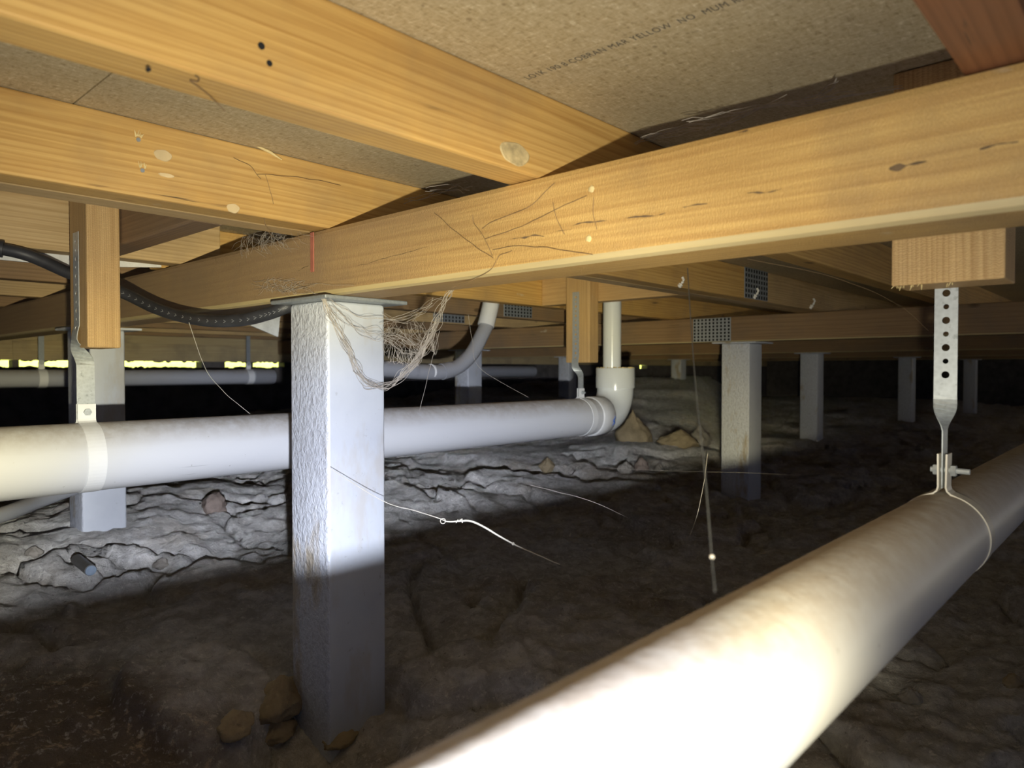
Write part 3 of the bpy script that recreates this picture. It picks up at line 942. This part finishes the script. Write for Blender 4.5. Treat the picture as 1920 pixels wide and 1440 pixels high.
# ------------------------------------------------------------------ rocks and clods
def stone(u, v, t, sx_, sy_, sz_, mat, label, name='stone', seed=0, rz=0, sharp=1.0, sink=.3):
    c = P(u, v, t)
    bm = bmesh.new(); bmesh.ops.create_icosphere(bm, subdivisions=4, radius=1)
    for q in bm.verts:
        k = 1 + .30 * noise.noise(q.co * 1.2 + Vector((seed * 7.1, 0, 3))) + .16 * noise.noise(q.co * 3.2 + Vector((seed, 2, 1))) + .09 * noise.noise(q.co * 8 + Vector((seed, 5, 1)))
        z = q.co.z
        taper = 1 - .45 * max(z, 0) * sharp
        q.co = Vector((q.co.x * sx_ * k * taper, q.co.y * sy_ * k * taper, z * sz_ * k))
    o = from_bm(name, bm, mat, None, True)
    z = ground_z(c.x, c.y)
    o.location = (c.x, c.y, z + sz_ * (1 - sink) - sz_ * .45)
    o.rotation_euler = (0, 0, rz)
    tag(o, label, 'rock')
    return o
def tg(u, v):
    """depth at which the line of sight meets the ground"""
    t = .5
    d = ray(u, v)
    while t < 9:
        p = P(u, v, t)
        if p.z < ground_z(p.x, p.y): return t
        t += .02
    return 9
stone(1188, 820, tg(1188, 826), .095, .07, .115, M['rock_tan'], 'pointed tan rock on the clay below the pipe bend', seed=1, rz=-.7, sharp=1.9)
stone(1272, 828, tg(1272, 834), .105, .065, .055, M['rock_tan'], 'low flat tan rock right of the pointed rock', seed=2, rz=-.8)
stone(1312, 822, tg(1312, 830), .07, .06, .07, M['rock_grey'], 'round rock against the stained post', seed=3)
stone(1026, 878, tg(1026, 880), .036, .03, .034, M['rock_tan'], 'small pale pointed stone on the lit clay at centre', seed=4, sharp=1.6)
stone(1174, 882, tg(1174, 884), .036, .03, .03, M['rock_grey'], 'small pale round stone near the shadow edge, left of a dark one', seed=5)
stone(1204, 876, tg(1204, 879), .034, .03, .034, M['rock_pink'], 'small reddish stone beside the pale round stone', seed=6)
stone(1236, 880, tg(1236, 882), .024, .02, .02, M['rock_grey'], 'smallest stone right of the reddish stone', seed=16)
stone(400, 952, tg(400, 955), .035, .035, .036, M['rock_pink'], 'round pinkish clod on the lit clay left of the post', seed=7, sharp=.3)
stone(520, 1352, tg(520, 1362), .045, .030, .030, M['rock_tan'], 'jagged tan clod at the foot of the near post', seed=8, rz=.6)
stone(512, 1396, tg(512, 1400), .034, .022, .016, M['rock_tan'], 'flat tan clod below the jagged one near the post foot', seed=9, rz=.3)
stone(438, 1408, tg(438, 1412), .03, .022, .016, M['rock_tan'], 'small clod low at left of the post foot', seed=10, rz=.9)
stone(640, 1392, tg(640, 1395), .03, .020, .014, M['rock_tan'], 'thin clod right of the post foot', seed=11, rz=.2)
stone(1716, 1318, tg(1716, 1322), .019, .016, .011, M['rock_grey'], 'round grey stone on the dark ground below the near pipe', seed=12)
stone(1908, 1288, tg(1908, 1290), .018, .014, .013, M['rock_tan'], 'pale stone at the right edge of the photo', seed=13)
stone(60, 1040, tg(60, 1042), .016, .014, .012, M['rock_grey'], 'pale pebble on the lit clay at far left', seed=14)
stone(300, 1062, tg(300, 1064), .020, .016, .013, M['rock_grey'], 'grey pebble right of the pipe offcut', seed=15)

# ------------------------------------------------------------------ cobwebs
def wobble(pts, amp, k=7, seed=0):
    s = spline(pts, k)
    return [p + amp * nvec(p * 45 + Vector((seed * 3.7, seed, 0))) for p in s]
def web(name, label, strands, mat='web', loc=None):
    bm = bmesh.new()
    for pts, r_ in strands:
        tube_bm(pts, r_, 4, bm, False)
    o = from_bm(name, bm, M[mat]); tag(o, label, 'cobweb')
    return o
S = []
def bundle(uvt, n, amp, r_, seed=0):
    base = [P(*q) for q in uvt]
    for k in range(n):
        off = [b + Vector((random.gauss(0, amp), random.gauss(0, amp), random.gauss(0, amp))) for b in base]
        off[0] = base[0]; off[-1] = base[-1]
        S.append((wobble(off, amp * 1.8, 7, seed + k), r_ * random.uniform(.35, .85)))
main = [(606, 556, .975), (622, 592, .985), (648, 645, 1.0), (668, 690, 1.01), (690, 717, 1.03), (722, 724, 1.05), (750, 708, 1.05), (778, 678, 1.04),
        (803, 640, 1.03), (820, 600, 1.0), (836, 560, .96), (850, 540, .94)]
bundle(main, 12, .003, .00042)
bundle(main[:6], 6, .004, .0004, 20)
bundle(main[6:10], 12, .0035, .0004, 40)
mid = [(620, 575, .98), (660, 610, 1.0), (700, 628, 1.02), (740, 632, 1.04), (770, 648, 1.05), (790, 662, 1.04)]
bundle(mid, 7, .005, .0003, 60)
bundle([(716, 634, 1.03), (745, 655, 1.04), (762, 662, 1.05), (790, 662, 1.04)], 5, .003, .0003, 70)
bundle([(716, 588, 1.03), (740, 595, 1.04), (790, 580, 1.02), (830, 558, .97)], 3, .003, .00035, 80)
bundle([(622, 565, .98), (670, 590, 1.0), (716, 597, 1.01), (760, 600, 1.02), (810, 570, .99)], 3, .003, .0003, 84)
bundle([(716, 608, 1.03), (760, 596, 1.03), (800, 572, 1.0), (812, 560, .98)], 2, .002, .0003, 90)
for k in range(95):                                    # the torn sheet between the strands
    a = random.random(); b = random.random()
    u0, v0 = 722 + 95 * a, 596 + 46 * random.random()
    u1, v1 = u0 + random.gauss(0, 22), v0 + random.uniform(10, 50)
    u1 = min(max(u1, 720), 815); v1 = min(v1, 690 - abs(u1 - 765) * .5)
    t0 = 1.035 + random.gauss(0, .006)
    S.append((wobble([P(u0, v0, t0), P((u0 + u1) / 2 + random.gauss(0, 5), (v0 + v1) / 2, t0), P(u1, v1, t0)], .0035, 5, k), .00014))
for k in range(26):
    u0 = random.uniform(735, 790)
    S.append((wobble([P(u0, 660 + random.uniform(-8, 8), 1.04), P(u0 + random.gauss(0, 6), 676, 1.04), P(u0 + random.gauss(0, 8), 690 - abs(u0 - 765) * .4, 1.04)], .003, 4, k), .0002))
cw = web('cobweb', 'dusty torn cobweb slung from the post top to the bearer', S)
# long lit thread
S = []
lp = [P(620, 880, .96), P(716, 940, .96), P(775, 958, .95), P(822, 973, .94), P(838, 979, .938), P(862, 978, .935), P(884, 978, .93), P(912, 992, .92), P(960, 1020, .91), P(1020, 1047, .90), P(1050, 1060, .895)]
lpw = wobble(lp, .0006, 6, 3)
th = empty('web_thread', (0, 0, 0)); tag(th, 'long pale dust-laden thread crossing the dark right of the post', 'cobweb')
rr = [.0004 + .0010 * math.exp(-((i - 38) / 16) ** 2) for i in range(len(lpw))]
tube('strand', lpw, rr, M['web_pale'], th, 6)
bm = bmesh.new()
for k in range(7):
    bmesh.ops.create_icosphere(bm, subdivisions=1, radius=.0012, matrix=Matrix.Translation(P(862 + random.gauss(0, 7), 977 + random.gauss(0, 1.5), .935)))
tube_bm([P(830, 978, .938) + Vector((sT * math.cos(a) * .0035, -cT * math.cos(a) * .0035, math.sin(a) * .0035)) for a in [2 * PI * i / 14 for i in range(15)]], .0005, 5, bm)
bmesh.ops.create_icosphere(bm, subdivisions=2, radius=.0022, matrix=Matrix.Translation(P(962, 1021, .91)))
from_bm('knots', bm, M['web_pale'], th)['kind'] = 'stuff'
def thread(uvt, r_, label, mat='web', amp=.0006, n=5):
    o = tube('web_thread', wobble([P(*q) for q in uvt], amp, 8, uvt[0][0]), r_, M[mat], n=n)
    tag(o, label, 'cobweb'); return o
thread([(995, 910, 1.2), (1050, 924, 1.18), (1108, 940, 1.16), (1180, 972, 1.14)], .00035, 'faint thread over the shadow edge right of centre')
thread([(1100, 876, 1.5), (1250, 883, 1.45), (1400, 887, 1.4), (1500, 892, 1.38)], .00013, 'level hair-thin thread in front of the stained post')
ht = empty('web_thread', (0, 0, 0)); tag(ht, 'blurred hanging thread with a bright bead left of the near pipe', 'cobweb')
hp = [P(1288, 503, .70), P(1296, 620, .60), P(1306, 740, .50), P(1322, 880, .43), P(1336, 1040, .37), P(1343, 1110, .34)]
tube('strand', spline(hp, 6), .0004, plain('grey_thread', (.035, .035, .036), .9, bump=0), ht, 6)
bm = bmesh.new(); bmesh.ops.create_icosphere(bm, subdivisions=2, radius=.0012, matrix=Matrix.Translation(P(1337, 1046, .368)))
from_bm('bead', bm, M['web'], ht, True)
thread([(1328, 850, .9), (1322, 900, .88), (1310, 960, .86), (1296, 1005, .85)], .0003, 'short thread beside the blurred hanging thread')
thread([(355, 605, 1.05), (385, 690, 1.12), (420, 735, 1.17), (468, 776, 1.2)], .00035, 'fine thread from the black pipe down to the white pipe', 'web_pale')
thread([(1400, 486, .68), (1560, 520, .72), (1680, 570, .76), (1740, 620, .80)], .00016, 'fine dark thread from the bearer to the punched strap', 'web_dark')
thread([(825, 620, 1.1), (806, 690, 1.14), (794, 740, 1.17), (786, 770, 1.18)], .0003, 'fine thread hanging from the cobweb to the white pipe')
thread([(878, 590, 1.3), (886, 640, 1.3), (900, 690, 1.3), (990, 745, 1.35)], .00022, 'faint thread crossing in front of the conduit bend')
# wisps on and above the near bearer
S = []
for k in range(70):
    u0 = random.choice((random.uniform(455, 560), random.uniform(455, 530)))
    yb = 455 - (u0 - 455) * .22
    p0 = on_bearer(u0, yb + random.uniform(-16, 4), random.uniform(0, .01)); p2 = on_bearer(u0 + random.gauss(0, 26), yb + random.uniform(0, 32), random.uniform(.001, .012))
    S.append((wobble([p0, (p0 + p2) / 2 + Vector((-.004, 0, random.gauss(0, .005))), p2], .004, 4, k), .00014))
web('cobweb', 'wispy web at the bearer top where the doubled joist lands', S)
S = []
for k in range(60):
    u0 = random.uniform(500, 575); v0 = random.uniform(520, 560)
    p0 = on_bearer(u0, min(v0, 548), random.uniform(.0, .004)); p2 = on_bearer(u0 + random.gauss(0, 25), 545 + random.uniform(-20, 12), random.uniform(.001, .012))
    S.append((wobble([p0, (p0 + p2) / 2 + Vector((-.003, 0, 0)), p2], .003, 4, k + 90), .00016))
web('cobweb', 'matted dust web where the bearer sits on the post plate', S)
S = []
for u0, v0, u1, v1, u2, v2 in ((1320, 255, 1400, 215, 1470, 190), (1280, 235, 1420, 205, 1600, 180), (1190, 270, 1240, 258, 1330, 240), (1500, 195, 1540, 170, 1560, 150),
                               (1200, 262, 1300, 235, 1360, 236), (1470, 200, 1580, 186, 1680, 160), (760, 380, 800, 372, 860, 350), (800, 360, 850, 350, 880, 362), (700, 400, 740, 380, 770, 375)):
    for k in range(3):
        t0 = .70 / ray(u1, v1).x
        j = lambda s=6: random.gauss(0, s)
        S.append((wobble([P(u0 + j(), v0 + j(3), .66 / ray(u0, v0).x), P(u1 + j(), v1 + j(3), t0), P(u2 + j(), v2 + j(3), .69 / ray(u2, v2).x)], .004, 6, k + u0), .00035))
web('cobweb', 'soft grey strands in the gap above the near bearer', S)['kind'] = 'stuff'
S = []
for pts in (((815, 400), (850, 430), (890, 462), (925, 485)), ((925, 482), (905, 440), (888, 420), (885, 405)), ((1040, 345), (990, 390), (930, 415), (905, 430)),
            ((910, 450), (990, 420), (1060, 385), (1100, 368)), ((925, 470), (980, 462), (1050, 470), (1110, 478)), ((930, 490), (920, 505), (890, 525), (850, 540)),
            ((1112, 372), (1112, 400), (1115, 415), (1118, 430)), ((1036, 380), (1040, 395), (1048, 420), (1060, 440)), ((960, 470), (940, 478), (930, 490), (925, 500))):
    S.append((wobble([on_bearer(u, v, .0012) for u, v in pts], .0016, 6, pts[0][0]), .00038))
web('cobweb', 'dark dusty strands clinging to the face of the near bearer', S, 'web_dark')
for pts, l_ in ((((360, 155), (385, 175), (410, 195), (425, 212)), 'brown strand hanging under the broad golden joist'),
                (((362, 156), (376, 158), (378, 150), (372, 146)), 'small brown curl at the lower edge of the broad golden joist')):
    web('cobweb', l_, [(wobble([P(u, v, .1965 / ray(u, v).z) for u, v in pts], .001, 6, pts[0][0]), .0005)], 'web_dark')
S = []
for pts in (((440, 297), (470, 312), (484, 330), (492, 338)), ((485, 328), (540, 333), (600, 340), (640, 350)), ((500, 330), (508, 352), (512, 370), (514, 384)), ((497, 410), (500, 425), (508, 440), (515, 446))):
    S.append((wobble([on_joist(u, v, .866) for u, v in pts], .0015, 6, pts[0][0]), .00035))
web('cobweb', 'dark strands clinging to the doubled joist face', S, 'web_dark')
